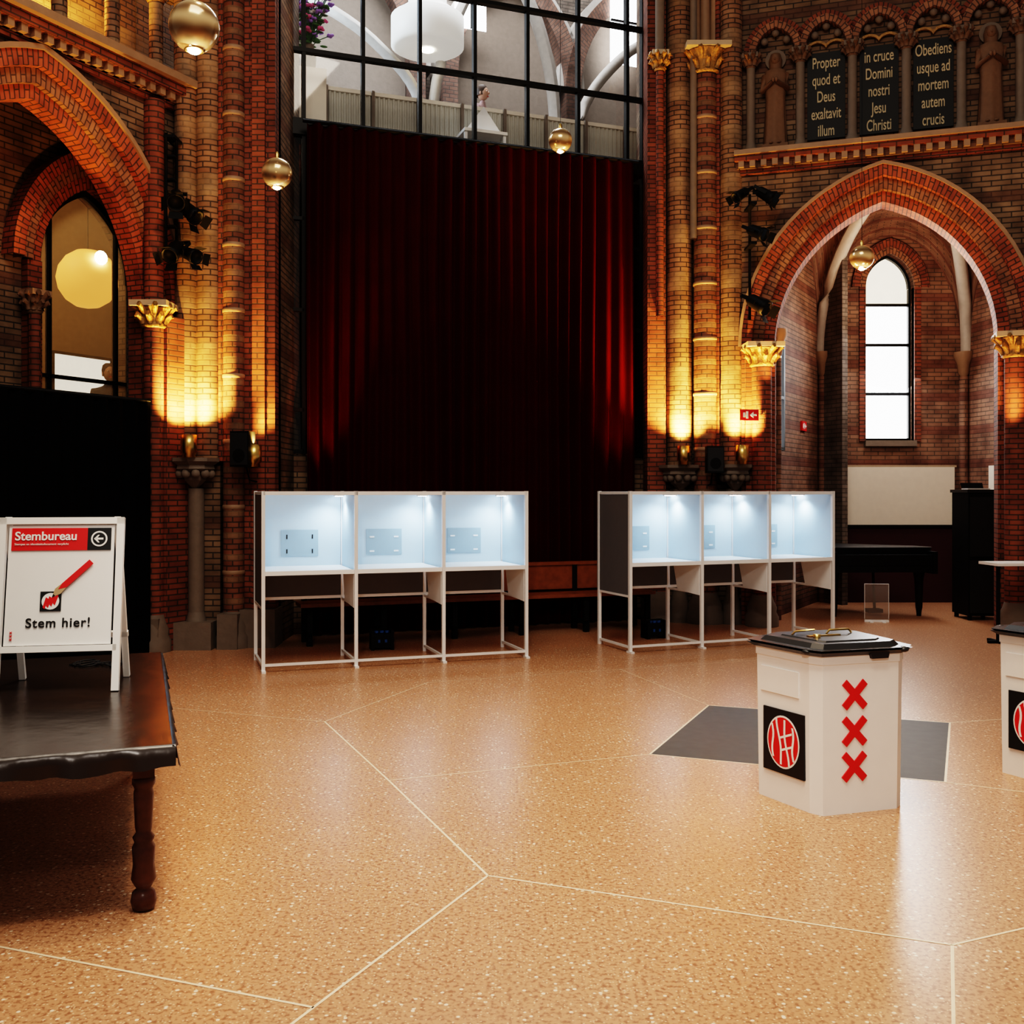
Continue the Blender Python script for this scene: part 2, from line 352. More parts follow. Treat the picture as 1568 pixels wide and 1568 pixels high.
# ------------------------------------------------------------------ piers
def shaft(m,x,y,r,z0,z1,mat,base=True,rings=False):
    m.lathe(x,y,[(r,z0),(r,z1)],mat,24)
    if base: m.lathe(x,y,[(r*1.7,0),(r*1.7,.12),(r*1.45,.18),(r*1.5,.24),(r*1.15,.34),(r,.4)],STONE,24)
    if rings:
        z=z0+.5
        while z<z1:
            m.lathe(x,y,[(r,z),(r*1.07,z+.01),(r*1.07,z+.04),(r,z+.05)],STONEB,24); z+=.72
def corbel(m,x,y,z,r):
    m.lathe(x,y,[(.02,z-.34),(.06,z-.3),(r*.5,z-.24),(r*.55,z-.16),(r*.9,z-.12),(r*.85,z-.08),(r*1.1,z-.04),(r*1.1,z)],STONE,8,smooth=False)
    for i in range(10):
        a=2*pi*i/10; m.blob(x+r*.7*math.cos(a),y+r*.7*math.sin(a),z-.17,.05,.05,.05,STONE,6)
m=MB()
m.box(-3.66,-2.62,11.5,12.6,0,8.8,BW)
m.box(-2.98,-2.62,11.32,11.6,0,8.8,BR); m.box(-2.86,-2.72,11.26,11.4,0.3,8.8,BR); m.box(-3.02,-2.6,11.22,11.6,0,.42,STONE)
m.prism([(-4.02,11.05),(-3.7,10.98),(-3.5,11.3),(-3.5,11.7),(-3.75,11.7)],0,3.6,BR)
m.box(-3.95,-3.75,10.85,11.1,0,.36,STONE)
shaft(m,-3.84,10.98,.105,.3,3.5,BR); capital(m,-3.84,10.98,3.74,.11,.28,GILT)
m.lathe(-3.84,10.98,[(.1,3.74),(.11,5.9)],BR,16)
shaft(m,-3.60,11.30,.125,2.05,8.8,BY,False)
shaft(m,-3.36,11.36,.15,2.05,8.8,BY,False)
shaft(m,-3.07,11.30,.115,0.3,8.8,BP,True,True)
m.lathe(-3.205,11.3,[(.04,2.05),(.04,8.8)],BR,12)
m.box(-3.72,-3.22,11.3,11.6,0,2.0,BW)
shaft(m,-3.46,11.22,.085,.3,1.75,STONE); corbel(m,-3.46,11.18,2.08,.24)
m.box(-3.7,-3.25,11.05,11.4,0,.3,STONE); m.box(-3.2,-2.98,11.1,11.4,0,.38,STONE)
m.obj('wall_pier_left')
m=MB()
m.box(1.80,3.35,13.62,14.8,0,8.8,BW)
m.box(1.78,2.02,13.45,13.9,0,8.8,BR); m.box(1.74,2.06,13.4,13.8,0,.4,STONE)
shaft(m,2.21,13.52,.165,2.05,8.8,BY,False); corbel(m,2.21,13.42,2.06,.26); shaft(m,2.21,13.5,.09,.3,1.75,STONE)
shaft(m,2.53,13.40,.15,.3,7.2,BP,True,True); capital(m,2.53,13.4,7.5,.16,.35,GILT)
for dx in (-.13,0,.13): m.lathe(2.53+dx,13.42,[(.07,7.5),(.06,8.8)],STONEB,12)
shaft(m,2.85,13.32,.14,2.05,8.8,BY,False); corbel(m,2.88,13.2,2.06,.22); shaft(m,2.86,13.3,.08,.3,1.75,STONE)
m.lathe(2.69,13.35,[(.04,2.05),(.04,8.8)],BR,12)
shaft(m,3.19,13.08,.125,.3,3.35,BR); capital(m,3.19,13.06,3.6,.13,.3,GILT)
m.box(3.0,3.38,13.15,13.62,0,3.6,BR)
m.lathe(1.93,13.38,[(.05,4),(.05,7.2)],BR,12); capital(m,1.93,13.38,7.45,.06,.25,GILT); m.lathe(1.93,13.38,[(.06,7.45),(.06,8.8)],STONE,12)
m.lathe(2.36,13.32,[(.045,5),(.045,8.8)],STONE,12)
m.obj('wall_pier_right')
# ------------------------------------------------------------------ back wall: glass screen + curtain
FB=frame(-2.788,12.236,20.4)
m=MB(FB); m.box(-.1,5.0,0,.3,0,2.17,BW); m.obj('wall_back')
m=MB(FB)
ms=[0.02]+[.296+.7228*i for i in range(7)]+[4.87]
for x in ms:
    m.box(x-.022,x+.022,-.03,.05,2.17,9.2,IRON)
for z in (6.18,7.03,7.99,8.9): m.box(0,4.88,-.035,.055,z-.025,z+.025,IRON)
m.box(0,4.88,-.06,.3,6.0,6.16,IRON)
for z in (2.2,2.7,3.9,5.0):
    m.box(0,.3,-.03,.05,z-.02,z+.02,IRON); m.box(4.63,4.88,-.03,.05,z-.02,z+.02,IRON)
m.quad((0,.01,2.17),(4.88,.01,2.17),(4.88,.01,9.2),(0,.01,9.2),GL)
m.obj('window_2')
m=MB(FB); n=800; vs=[]
for i in range(n+1):
    s=.30+4.32*i/n
    ph=s*2*pi/.17+1.3*math.sin(s*2.1)+.8*math.sin(s*5.3)
    amp=.06+.025*math.sin(s*3.7)
    for k in range(6):
        z=.03+6.05*k/5
        vs.append((s+.012*math.sin(k+s*4),-.24+amp*(1-.35*k/5)*math.sin(ph+.2*math.sin(k*1.3+s)),z))
m.add(vs,[(6*i+k,6*i+6+k,6*i+7+k,6*i+1+k) for i in range(n) for k in range(5)],CUR,smooth=True)
m.tube([(.25,-.24,6.1),(4.68,-.24,6.1)],.025,BLACK)
m.obj('stage_curtain')
m=MB(FB)
m.box(-.6,9.5,5.5,5.6,0,13.5,BL)
m.box(-1.6,9.5,.35,5.5,6.0,6.1,BL)
m.box(-1.7,-1.6,.3,5.5,0,13.5,BL); m.box(8.4,8.5,.3,5.5,0,13.5,BL)
m.quad((-1.6,.3,13.5),(8.5,.3,13.5),(8.5,5.5,13.5),(-1.6,5.5,13.5),BL)
for c in (1.9,4.9,7.3):
    A=(c,1.05,9.2,1.9); m.ring(A,0,.30,5.1,5.5,BLR); m.ring(A,.30,.42,5.2,5.5,STONEG)
    for sg in (-1,1): m.box(c+sg*1.2-.14,c+sg*1.2+.14,5.1,5.5,6,9.2,BLR)
    m.pane(A,0,6.3,5.4,STONE)
def rib(p,r=.09,mat=STONEG):
    q=[]
    for i in range(len(p)-1):
        p0=Vector(p[max(i-1,0)]);p1=Vector(p[i]);p2=Vector(p[i+1]);p3=Vector(p[min(i+2,len(p)-1)])
        for k in range(6):
            t=k/6; q.append(.5*((2*p1)+(p2-p0)*t+(2*p0-5*p1+4*p2-p3)*t*t+(3*p1-p0-3*p2+p3)*t**3))
    q.append(Vector(p[-1])); m.tube(q,r,mat)
rib([(.3,4.5,10.0),(1.2,3.6,9.3),(2.03,3.4,8.7),(2.67,3.4,7.9),(2.8,3.4,6.2)])
rib([(3.6,3.6,11.5),(4.47,3.5,10.1),(4.88,3.5,9.1),(5.05,3.5,8.0),(5.1,3.5,6.1)],.11)
rib([(7.6,4.5,10.2),(6.4,3.6,9.3),(5.6,3.5,8.3),(5.3,3.5,7),(5.25,3.5,6.1)])
rib([(2.8,3.4,6.2),(2.95,3.4,8.3),(3.6,3.6,10),(4.6,4,11.5)],.09)
m.obj('wall_back_gallery_hall')
m=MB(FB)
for x,w,z0,z1 in ((7.1,.28,9.8,11.4),(.75,.25,7.8,8.8),(4.05,.3,10,11.2)):
    A=(x,w,z1,.4); m.pane(A,0,z0,5.03,DAY); m.ring(A,0,.06,4.95,5.05,IRON)
    m.box(x-w,x+w,4.97,5.01,(z0+z1)/2-.02,(z0+z1)/2+.02,IRON); m.box(x-.012,x+.012,4.97,5.01,z0,z1+.3,IRON)
m.obj('window_3')
m=MB(FB); n=400; vs=[]
for i in range(n+1):
    x=-.6+6.6*i/n
    y=1.0+.012*(1 if (i//2)%2 else -1)
    for z in (6.2,6.98): vs.append((x,y,z))
m.add(vs,[(2*i,2*i+2,2*i+3,2*i+1) for i in range(n)],RAIL)
m.box(-.6,6,.97,1.03,6.98,7.03,CREAM)
for i in range(11): m.box(-.5+.62*i-.02,-.5+.62*i+.02,.93,.98,6.1,7.03,STONE)
m.obj('gallery_railing')
m=MB(FB@Matrix.Translation((2.75,.62,6.1)))
m.box(-.3,.3,-.25,.25,.36,.40,WHITE)
for a in (-.27,.27):
    for b in (-.2,.2): m.box(a-.02,a+.02,b-.02,b+.02,0,.36,ALU)
m.add([(-.25,-.1,.405),(.25,-.15,.405),(.05,.0,.80)],[(0,1,2)],WHITE); m.add([(.25,-.15,.405),(.29,.1,.405),(.05,.0,.80)],[(0,1,2)],CREAM)
m.obj('white_table')
m=MB(frame(-1.32,16.0,0))
m.lathe(0,0,[(.0001,8.62),(.5,8.62),(.57,8.66),(.57,9.1),(.5,9.14),(.30,9.3),(.30,9.75),(.12,9.8),(.02,9.85)],LAMPW,32)
m.lathe(0,0,[(.0001,8.60),(.1,8.60),(.1,8.62)],BULB,16); m.tube([(0,0,9.8),(0,0,13.4)],.012,BLACK)
m.obj('drum_pendant_lamp')
m=MB(FB@Matrix.Translation((.45,.6,0)))
m.box(-.2,.2,-.15,.15,6.1,7.03,CREAM)
m.lathe(0,0,[(.05,7.03),(.09,7.1),(.10,7.2),(.06,7.3),(.075,7.36)],STONE,16)
for i in range(70):
    a=random.random()*2*pi; rr=random.uniform(.05,.32); h=7.42+random.uniform(.0,.75)*(1.1-rr)
    x,y=rr*math.cos(a),rr*.6*math.sin(a)
    m.tube([(0,0,7.3),(x*.4,y*.4,7.3+(h-7.3)*.6),(x,y,h)],.006,LEAF,4)
    mt=random.choice([PINK,PINK,PURP,PURP,WHITE,LEAF])
    for k in range(5):
        b_=k*2*pi/5; m.blob(x+.026*math.cos(b_),y+.026*math.sin(b_),h+random.uniform(-.01,.01),.024,.024,.02,mt,6)
    m.blob(x*.7,y*.7,h-.15,.05,.02,.015,LEAF,6)
m.obj('flower_arrangement')
# ------------------------------------------------------------------ right wall
FR=frame(2.852,13.3,-18.06)
AR=(1.85,1.32,3.58,1.78)
m=MB(FR)
m.wall_arch(.1,7.5,0,6.0,AR,.3,0,0,.5,BW)
m.ring(AR,.27,.40,-.05,.5,BR2); m.ring(AR,.13,.28,.05,.5,BT); m.ring(AR,0,.14,.15,.5,BR2); m.ring(AR,.40,.44,-.08,.1,STONEB)
for sgn in (1,-1):
    for w0,w1,y in ((.27,.40,-.05),(.13,.28,.05),(0,.14,.15)):
        a=AR[0]+sgn*(1.32+w0); b_=AR[0]+sgn*(1.32+w1); m.box(min(a,b_),max(a,b_),y,.5,0,3.58,BR)
m.box(.05,7.5,.12,.6,6.0,9,BW)
shaft(m,3.33,-.10,.125,.3,3.35,BR); capital(m,3.33,-.1,3.6,.13,.3,GILT)
m.obj('wall_right')
m=MB(FR)
for y,z0,z1,mt in ((-.05,5.80,5.86,BR),(-.10,5.86,5.95,BW),(-.16,5.95,6.02,BR),(-.2,6.02,6.08,STONEB)): m.box(.05,7.5,y,.15,z0,z1,mt)
for i in range(50): m.box(.1+i*.14,.17+i*.14,-.15,0,5.87,5.95,STONEB)
m.obj('trim_3')
m=MB(FR)
cols=[.24,.857,1.488,2.122,2.75,3.40,4.0]
for x in cols:
    m.lathe(x,.03,[(.085,6.08),(.085,6.14),(.06,6.2),(.055,6.24),(.055,7.2)],STONE,14); capital(m,x,.03,7.36,.055,.18,FIG,STONE)
for i in range(len(cols)-1):
    c=(cols[i]+cols[i+1])/2; A=(c,.24,7.36,.30); m.ring(A,0,.09,-.02,.12,BT,8); m.ring(A,.09,.16,.03,.12,BR,8)
    for t in (-.14,0,.14): m.blob(c+t,.06,7.52+.1*(t==0),.05,.04,.05,STONE,8)
m.obj('wall_right_frieze')
m=MB(FR)
for i in (1,2,3):
    c=(cols[i]+cols[i+1])/2; m.box(c-.23,c+.23,.08,.115,6.2,7.3,DARKP)
    m.ring((c,.235,7.3,.05),0,.03,.07,.1,GILT)
pn=m.obj('inscription_panel')
tx=['Propter\nquod et\nDeus\nexaltavit\nillum','in cruce\nDomini\nnostri\nJesu\nChristi','Obediens\nusque ad\nmortem\nautem\ncrucis']
for i in (1,2,3):
    c=(cols[i]+cols[i+1])/2
    o=text(tx[i-1],FR@Matrix.Translation((c,.075,7.10)),.20,GOLDT,pn,sx=.54,bold=.0022)
    o.data.space_line=1.08
def statue(name,x,y):
    m=MB(FR@Matrix.Translation((x,y,0)))
    z=6.1; m.box(-.16,.16,-.1,.08,z,z+.06,FIG); z+=.06
    n=28; prof=[(.145,0),(.135,.15),(.125,.4),(.12,.6),(.135,.75),(.15,.88),(.13,.95),(.05,.99),(.04,1.03)]
    vs=[]
    for r,h in prof:
        for i in range(n+1):
            a=2*pi*i/n; f=1+(.10*math.sin(7*a)+.05*math.sin(11*a+h*4))*max(0,1-h*1.0)
            vs.append((r*f*math.cos(a),r*f*.62*math.sin(a),z+h))
    m.add(vs,[(j*(n+1)+i,j*(n+1)+i+1,(j+1)*(n+1)+i+1,(j+1)*(n+1)+i) for j in range(len(prof)-1) for i in range(n)],FIG,smooth=True)
    m.blob(0,-.01,z+1.1,.062,.068,.085,FIG,14); m.blob(0,-.075,z+1.09,.012,.018,.018,FIG,6)
    m.lathe(0,.03,[(.075,z+.97),(.085,z+1.1),(.06,z+1.18),(.001,z+1.2)],FIG,14)
    for s_ in (-1,1):
        m.tube([(s_*.13,0,z+.9),(s_*.15,-.05,z+.7),(s_*.03,-.13,z+.78)],[.045,.042,.022],FIG); m.blob(s_*.02,-.14,z+.80,.02,.02,.035,FIG,8)
        m.blob(s_*.05,-.08,z+.01,.03,.05,.02,FIG,8)
    q=[(.13*math.cos(t),z+1.12+.13*math.sin(t)) for t in [2*pi*i/24 for i in range(24)]]; m.prismy(q,.05,.065,STONE)
    m.obj(name)
statue('saint_statue',.55,.03); statue('saint_statue.001',3.08,.03)
# ------------------------------------------------------------------ chapel
C=[(3.45,13.7),(4.8,16.0),(7.08,16.0),(7.5,12.4)]
AC=(5.90,.38,4.90,.53)
m=MB(frame(0,16.0,0)); m.wall_arch(4.8,7.08,0,6.6,AC,.0,2.51,0,.35,BD)
m.ring(AC,.0,.10,-.03,.1,BT); m.ring(AC,.1,.22,-.06,.1,BR)
m.box(5.5,6.3,-.08,.3,2.42,2.51,STONE)
for s_ in (-1,1): m.box(5.9+s_*.43-.05,5.9+s_*.43+.05,-.03,.1,2.5,4.9,BR)
m.M=Matrix()
def vwall(a,b,z0,z1,mat):
    L=math.dist(a,b); m.add([(*a,z0),(*b,z0),(*b,z1),(*a,z1)],[(0,1,2,3)],mat,[(0,z0),(L,z0),(L,z1),(0,z1)])
vwall(C[0],C[1],0,6.6,BD); vwall(C[2],C[3],0,6.6,BD)
m.obj('wall_chapel')
m=MB(); ap=Vector((5.6,13.9,6.25)); HS=3.85
def ribp(i,t):
    c=Vector((*C[i],0)); q=c.lerp(Vector((ap.x,ap.y,0)),1-math.cos(t*pi/2)); q.z=HS+(ap.z-HS)*math.sin(t*pi/2); return q
for a in range(3):
    vs=[];uv=[];nt_,nw=12,12
    for j in range(nt_+1):
        for k in range(nw+1):
            t=j/nt_;w=k/nw; p=ribp(a,t).lerp(ribp(a+1,t),w)
            bul=1.95*(1-abs(2*w-1)**2.2)**.6*(1-t)**1.7*.95; p.z+=bul; p.z=min(p.z,6.4)
            vs.append(tuple(p)); uv.append((w*2.3,t*4))
    m.add(vs,[(j*(nw+1)+k,j*(nw+1)+k+1,(j+1)*(nw+1)+k+1,(j+1)*(nw+1)+k) for j in range(nt_) for k in range(nw)],BD,uv,True)
m.quad((3.2,13.3,6.3),(7.6,12.0,6.3),(7.6,16.1,6.35),(3.2,16.1,6.35),BD)
m.obj('ceiling')
m=MB()
for i in range(4):
    m.tube([ribp(i,t/14)+Vector((0,-.06,-.02)) for t in range(15)],.095,STONEG)
    c=C[i]; dx=(ap.x-c[0])*.04; dy=(ap.y-c[1])*.04
    m.lathe(c[0]+dx,c[1]+dy,[(.02,3.45),(.08,3.55),(.1,3.7),(.15,3.8),(.15,3.88)],STONEB,12)
    m.cyl(c[0]+dx,c[1]+dy,0,3.5,.07,BD,14)
m.obj('trim_4')
m=MB(frame(0,16.0,0)); 
P=arch(AC,0,10)
m.add([(5.52,.2,2.51),(6.28,.2,2.51),(6.28,.2,4.65),(5.52,.2,4.65)],[(0,1,2,3)],DAY)
pts=[(6.28,4.65)]+P[::-1]+[(5.52,4.65)]; m.add([(x,.2,z) for x,z in pts],[tuple(reversed(range(len(pts))))],DAYW)
m.ring(AC,-.04,.0,.13,.22,IRON)
for x in (5.535,6.265): m.box(x-.02,x+.02,.13,.22,2.51,4.9,IRON)
for z in (2.53,3.25,4.02,4.65): m.box(5.52,6.28,.13,.22,z-.022,z+.022,IRON)
m.obj('window_4')
ang=math.degrees(math.atan2(2.3,1.35)); FC=frame(3.45,13.7,ang)
m=MB(FC); m.box(.15,.5,-.02,-.01,2.3,3.9,DAY); 
for x in (.15,.5): m.box(x-.025,x+.025,-.06,0,2.28,3.92,IRON)
for z in (2.3,3.0,3.9): m.box(.15,.5,-.06,0,z-.02,z+.02,IRON)
m.obj('window_5')
m=MB(); m.box(4.93,6.83,15.80,15.86,1.19,2.09,CREAM); m.box(4.9,6.86,15.8,15.9,2.09,2.12,STONEW); m.box(4.93,6.83,15.82,15.95,0,1.19,MAROON); m.box(4.9,6.86,15.78,15.86,1.16,1.2,BLACK)
m.obj('trim_5')
m=MB(); m.box(7.12,7.2,13.0,15.3,1.2,2.1,CREAM); m.obj('trim_6')
def exit_sign(name,M):
    m=MB(M); m.box(-.12,.12,-.03,0,-.07,.07,RED); m.box(-.05,-.02,-.034,-.03,-.045,.045,WHITE); m.box(-.09,-.06,-.034,-.03,-.03,.03,WHITE)
    m.prismy([(.0,.0),(.05,.04),(.05,.012),(.09,.012),(.09,-.012),(.05,-.012),(.05,-.04)],-.034,-.03,WHITE); m.obj(name)
exit_sign('exit_sign',FC@Matrix.Translation((1.67,-.0,2.68)))
exit_sign('exit_sign.001',frame(2.99,12.93,10,2.68))
# ------------------------------------------------------------------ light helpers
def spot(name,loc,tgt,en,col,ang,size=.05,blend=.8):
    l=bpy.data.lights.new(name,'SPOT'); l.energy=en; l.color=col; l.spot_size=math.radians(ang); l.spot_blend=blend; l.shadow_soft_size=size
    o=bpy.data.objects.new(name,l); sc.collection.objects.link(o); loc=Vector(loc); d=Vector(tgt)-loc
    o.matrix_world=Matrix.Translation(loc)@d.to_track_quat('-Z','Y').to_matrix().to_4x4(); return o
def area(name,loc,tgt,en,col,sx,sy):
    l=bpy.data.lights.new(name,'AREA'); l.energy=en; l.color=col; l.shape='RECTANGLE'; l.size=sx; l.size_y=sy
    o=bpy.data.objects.new(name,l); sc.collection.objects.link(o); loc=Vector(loc); d=Vector(tgt)-loc
    o.matrix_world=Matrix.Translation(loc)@d.to_track_quat('-Z','Y').to_matrix().to_4x4(); return o
# ------------------------------------------------------------------ voting booths
def booth_row(name,x,y,deg,W,D,lights,black_marks):
    F=frame(x,y,deg); root=bpy.data.objects.new(name,None); root.location=(x,y,0); sc.collection.objects.link(root)
    H=1.72; p=.017
    m=MB(F)
    for i in range(4):
        for yy in (0,D): m.box(i*W-p,i*W+p,yy-p,yy+p,0.0,H,ALU)
        for z in (.06,H-.02,.60): m.box(i*W-.012,i*W+.012,0,D,z-.012,z+.012,ALU)
        m.box(i*W-.02,i*W+.02,-.06,.05,0,.02,ALU)
    for i in range(3):
        m.box(i*W,(i+1)*W,-p,p,H-.038,H-.002,ALU)
        m.box(i*W,(i+1)*W,-.01,.01,.055,.08,ALU)
        for z in (H-.02,.62): m.box(i*W,(i+1)*W,D-.012,D+.012,z-.015,z+.015,ALU)
    m.obj('frame',root)
    m=MB(F)
    for i in range(3): m.box(i*W+.02,(i+1)*W-.02,D-.008,D+.004,.93,H-.04,PANEL)
    for i in range(1,4): m.box(i*W-.006,i*W+.006,.02,D-.02,.93,H-.035,PANEL)
    m.box(.009,.012,.02,D-.02,.95,H-.035,PANEL)
    m.obj('privacy_panels',root)
    m=MB(F)
    m.box(-.008,.008,.02,D-.02,.60,H-.035,PANELG)
    m.box(-.02,3*W+.02,D+.012,D+.02,.62,H-.02,PANELG)
    for i in range(3): m.box(i*W+.02,(i+1)*W-.02,D-.008,D+.004,.63,.925,PANELG)
    m.obj('outer_panels',root)
    m=MB(F)
    for i in range(1,4):
        X=[(.02,.93),(D*.80,.93),(D*.66,.60),(.02,.58)]
        m.add([(i*W-.020,a,b) for a,b in X]+[(i*W-.008,a,b) for a,b in X],
          [(0,1,2,3),(7,6,5,4),(0,4,5,1),(1,5,6,2),(2,6,7,3),(3,7,4,0)],COUNT)
    for i in range(3): m.box(i*W+.022,(i+1)*W-.022,-.005,D-.01,.925,.95,COUNT); m.box(i*W+.018,(i+1)*W-.018,-.012,-.004,.915,.957,COUNT)
    m.obj('counter',root)
    m=MB(F)
    for i in range(3):
        c=i*W+W*.5; m.box(c-.19,c+.19,D-.016,D-.01,1.05,1.32,GREY)
        bk=i==black_marks; mk=BLK if bk else COUNT
        for sx in (-.13,.13):
            for z in (1.10,1.25): m.box(c+sx-(.006 if bk else .025),c+sx+(.006 if bk else .025),D-.02,D-.015,z-.022,z+.022 if bk else z-.005,mk)
    m.obj('instruction_placards',root)
    m=MB(F)
    for i in range(3):
        m.box((i+1)*W-.10,(i+1)*W-.02,D-.24,D-.06,H-.05,H-.025,ALU); m.box((i+1)*W-.09,(i+1)*W-.03,D-.22,D-.08,H-.056,H-.05,LED)
    m.obj('led_fixtures',root)
    for i in range(3):
        loc=F@Vector(((i+1)*W-.085,D-.22,H-.08)); tg=F@Vector(((i+1)*W-.25,D-.25,.9))
        o=spot('booth_led_light',loc,tg,lights,(.68,.86,1),150,.03,.9); setpar(o,root)
booth_row('voting_booth_row',-2.357,9.70,19.2,.884,.78,15,0)
booth_row('voting_booth_row.001',1.255,10.87,22,.885,.72,15,-1)
# ------------------------------------------------------------------ bench
m=MB(FB@Matrix.Translation((.1,-1.05,0)))
m.box(0,4.4,.0,.38,.43,.47,PEW); m.box(0,4.4,.38,.42,.50,.82,PEW); m.box(0,4.4,.36,.44,.80,.84,PEW)
for i in range(6):
    x=.1+i*.84
    m.box(x-.03,x+.03,.0,.06,.0,.43,BLACK); m.box(x-.03,x+.03,.36,.42,0,.8,BLACK); m.box(x-.03,x+.03,0,.4,.1,.14,BLACK); m.box(x-.03,x+.03,0,.4,.38,.43,BLACK)
m.obj('wooden_bench')
def powerbox(name,x,y,r):
    m=MB(frame(x,y,r)@Matrix.Scale(.82,4)); m.box(-.15,.15,-.1,.1,.03,.22,BLACK)
    for s_ in (-.13,.13): m.box(s_-.02,s_+.02,-.11,.11,0,.26,BLACK)
    m.tube([(-.13,0,.26),(.13,0,.26)],.012,BLACK)
    for dx in (-.07,.0,.07): m.lathe(dx,-.02,[(.028,.22),(.028,.25),(.0001,.25)],BLUEP,12)
    m.box(-.06,-.03,-.105,-.1,.1,.14,BLUEP); m.box(.03,.06,-.105,-.1,.1,.14,BLUEP)
    m.obj(name)
powerbox('power_distribution_box',-1.42,11.15,15); powerbox('power_distribution_box.001',1.66,12.0,20)
# ------------------------------------------------------------------ table with sign
FT=frame(-1.35,4.08,20)
m=MB(FT)
Lx=-2.6;Ly=2.5;T=.71
m.box(Lx,0,0,Ly,T-.03,T,VIN)
def skirt(p0,p1,nrm,n):
    vs=[]
    for i in range(n+1):
        t=i/n; x=p0[0]+(p1[0]-p0[0])*t; y=p0[1]+(p1[1]-p0[1])*t
        L=math.dist(p0,p1)*t
        o=.008+.008*math.sin(L*23)+.006*math.sin(L*51+1)
        e=.088+.006*math.sin(L*9)+.004*math.sin(L*31)
        for k,(oo,zz) in enumerate(((-.003,T+.002),(.012,T-.008),(.010+o*.6,T-.045),(.008+o*1.3,T-e))): vs.append((x+nrm[0]*oo,y+nrm[1]*oo,zz))
    m.add(vs,[(4*i+k,4*i+4+k,4*i+5+k,4*i+1+k) for i in range(n) for k in range(3)],VIN,smooth=True)
skirt((Lx,0),(0.01,0),(0,-1),90); skirt((0,-.01),(0,Ly),(1,0),90)
m.box(Lx+.12,-.1,.12,Ly-.12,T-.11,T-.03,WOOD)
LEG=[(.012,0),(.045,.01),(.052,.04),(.045,.075),(.028,.09),(.04,.11),(.05,.13),(.042,.19),(.046,.26),(.036,.28),(.044,.30),(.030,.32),(.034,.34),(.040,.48),(.036,.5),(.046,.52),(.046,.54),(.04,.55)]
for x in (Lx+.16,-.11):
    for y in (.18,Ly-.16):
        m.lathe(x,y,LEG,WOOD,24); m.box(x-.042,x+.042,y-.042,y+.042,.55,T-.03,WOOD)
m.obj('vinyl_covered_table')
root=bpy.data.objects.new('polling_station_sign',None); root.location=(-2.28,5.3,T); sc.collection.objects.link(root)
FS=frame(-2.005,5.17,10,T+.003)
FSl=FS@Matrix.Rotation(-math.atan2(.16,.87),4,'X')
m=MB(FSl); w=.57
for x in (-w,0): m.box(x-.018,x+.018,-.012,.02,0,.885,WHITE)
m.box(-w-.018,.018,-.012,.02,.85,.885,WHITE); m.box(-w,0,-.012,.02,.20,.232,WHITE)
m.box(-w+.03,-.03,0,.012,.235,.845,WHITE)
m.M=FS@Matrix.Translation((0,.16,.87))@Matrix.Rotation(math.atan2(.25,.87),4,'X')
for x in (-w+.02,-.02): m.box(x-.016,x+.016,-.01,.015,-.903,.0,WHITE)
m.box(-w,0,-.01,.015,-.67,-.64,WHITE)
m.obj('frame',root)
m=MB(FSl); X0=-w+.045
m.box(X0,-.045-.115,-.006,0,.715,.83,RED); m.box(-.045-.115,-.045,-.006,0,.715,.83,BLK)
q=[(-.1025+.04*math.cos(t),.773+.04*math.sin(t)) for t in [2*pi*i/28 for i in range(28)]]; m.prismy(q,-.009,-.006,WHITE)
q=[(-.1025+.032*math.cos(t),.773+.032*math.sin(t)) for t in [2*pi*i/28 for i in range(28)]]; m.prismy(q,-.0095,-.009,BLK)
m.box(-.122,-.082,-.011,-.0095,.768,.778,WHITE); m.prismy([(-.128,.773),(-.108,.793),(-.100,.793),(-.114,.773),(-.100,.753),(-.108,.753)],-.011,-.0095,WHITE)
m.box(-.375,-.275,-.006,-.0,.405,.505,BLK)
q=[(-.325+.042*math.cos(t),.455+.042*math.sin(t)) for t in [2*pi*i/28 for i in range(28)]]; m.prismy(q,-.009,-.006,WHITE)
for k in range(4):
    o=-.024+.016*k; m.prismy([(-.325+o-.012,.455-.02+o*.4),(-.325+o-.002,.455-.03+o*.4),(-.325+o+.014,.455+.02+o*.3),(-.325+o+.002,.455+.028+o*.3)],-.0105,-.009,RED)
m.prismy([(-.352,.449),(-.345,.440),(-.300,.462),(-.306,.472)],-.0107,-.009,RED)
m.prismy([(-.29,.515),(-.272,.545),(-.145,.665),(-.125,.645),(-.25,.525)][::-1],-.013,-.009,RED)
m.prismy([(-.318,.475),(-.305,.518),(-.272,.545),(-.25,.525),(-.278,.492)][::-1],-.012,-.0085,PLASTER)
m.prismy([(-.318,.475),(-.312,.492),(-.303,.483)],-.014,-.011,BLK)
for i in range(3):
    z=.262+i*.017
    m.prismy([(X0+.012,z),(X0+.015,z),(X0+.025,z+.01),(X0+.022,z+.01)],-.006,-.002,RED); m.prismy([(X0+.022,z),(X0+.025,z),(X0+.015,z+.01),(X0+.012,z+.01)],-.0065,-.002,RED)
m.obj('printed_poster',root)
text('Stembureau',FSl@Matrix.Translation((X0+.015,-.009,.768)),.062,WHITE,root,'LEFT',bold=.0012)
text('Stempas en identiteitsdocument verplicht',FSl@Matrix.Translation((X0+.015,-.009,.742)),.0155,WHITE,root,'LEFT')
o=text('Stem hier!',FSl@Matrix.Translation((-w/2,-.004,.325)),.066,BLK,root,bold=.001); o.data.space_character=1.12
m=MB(); 
for j in range(4):
    pts=[(-2.55+.30*i/14+.02*math.sin(i*1.3+j),5.9+.07*math.sin(i*.9+j*1.7)+.03*j,T+.008+.006*abs(math.sin(i*.7+j))) for i in range(15)]
    m.tube(pts,.005,BLACK,6)
m.obj('cable_bundle')
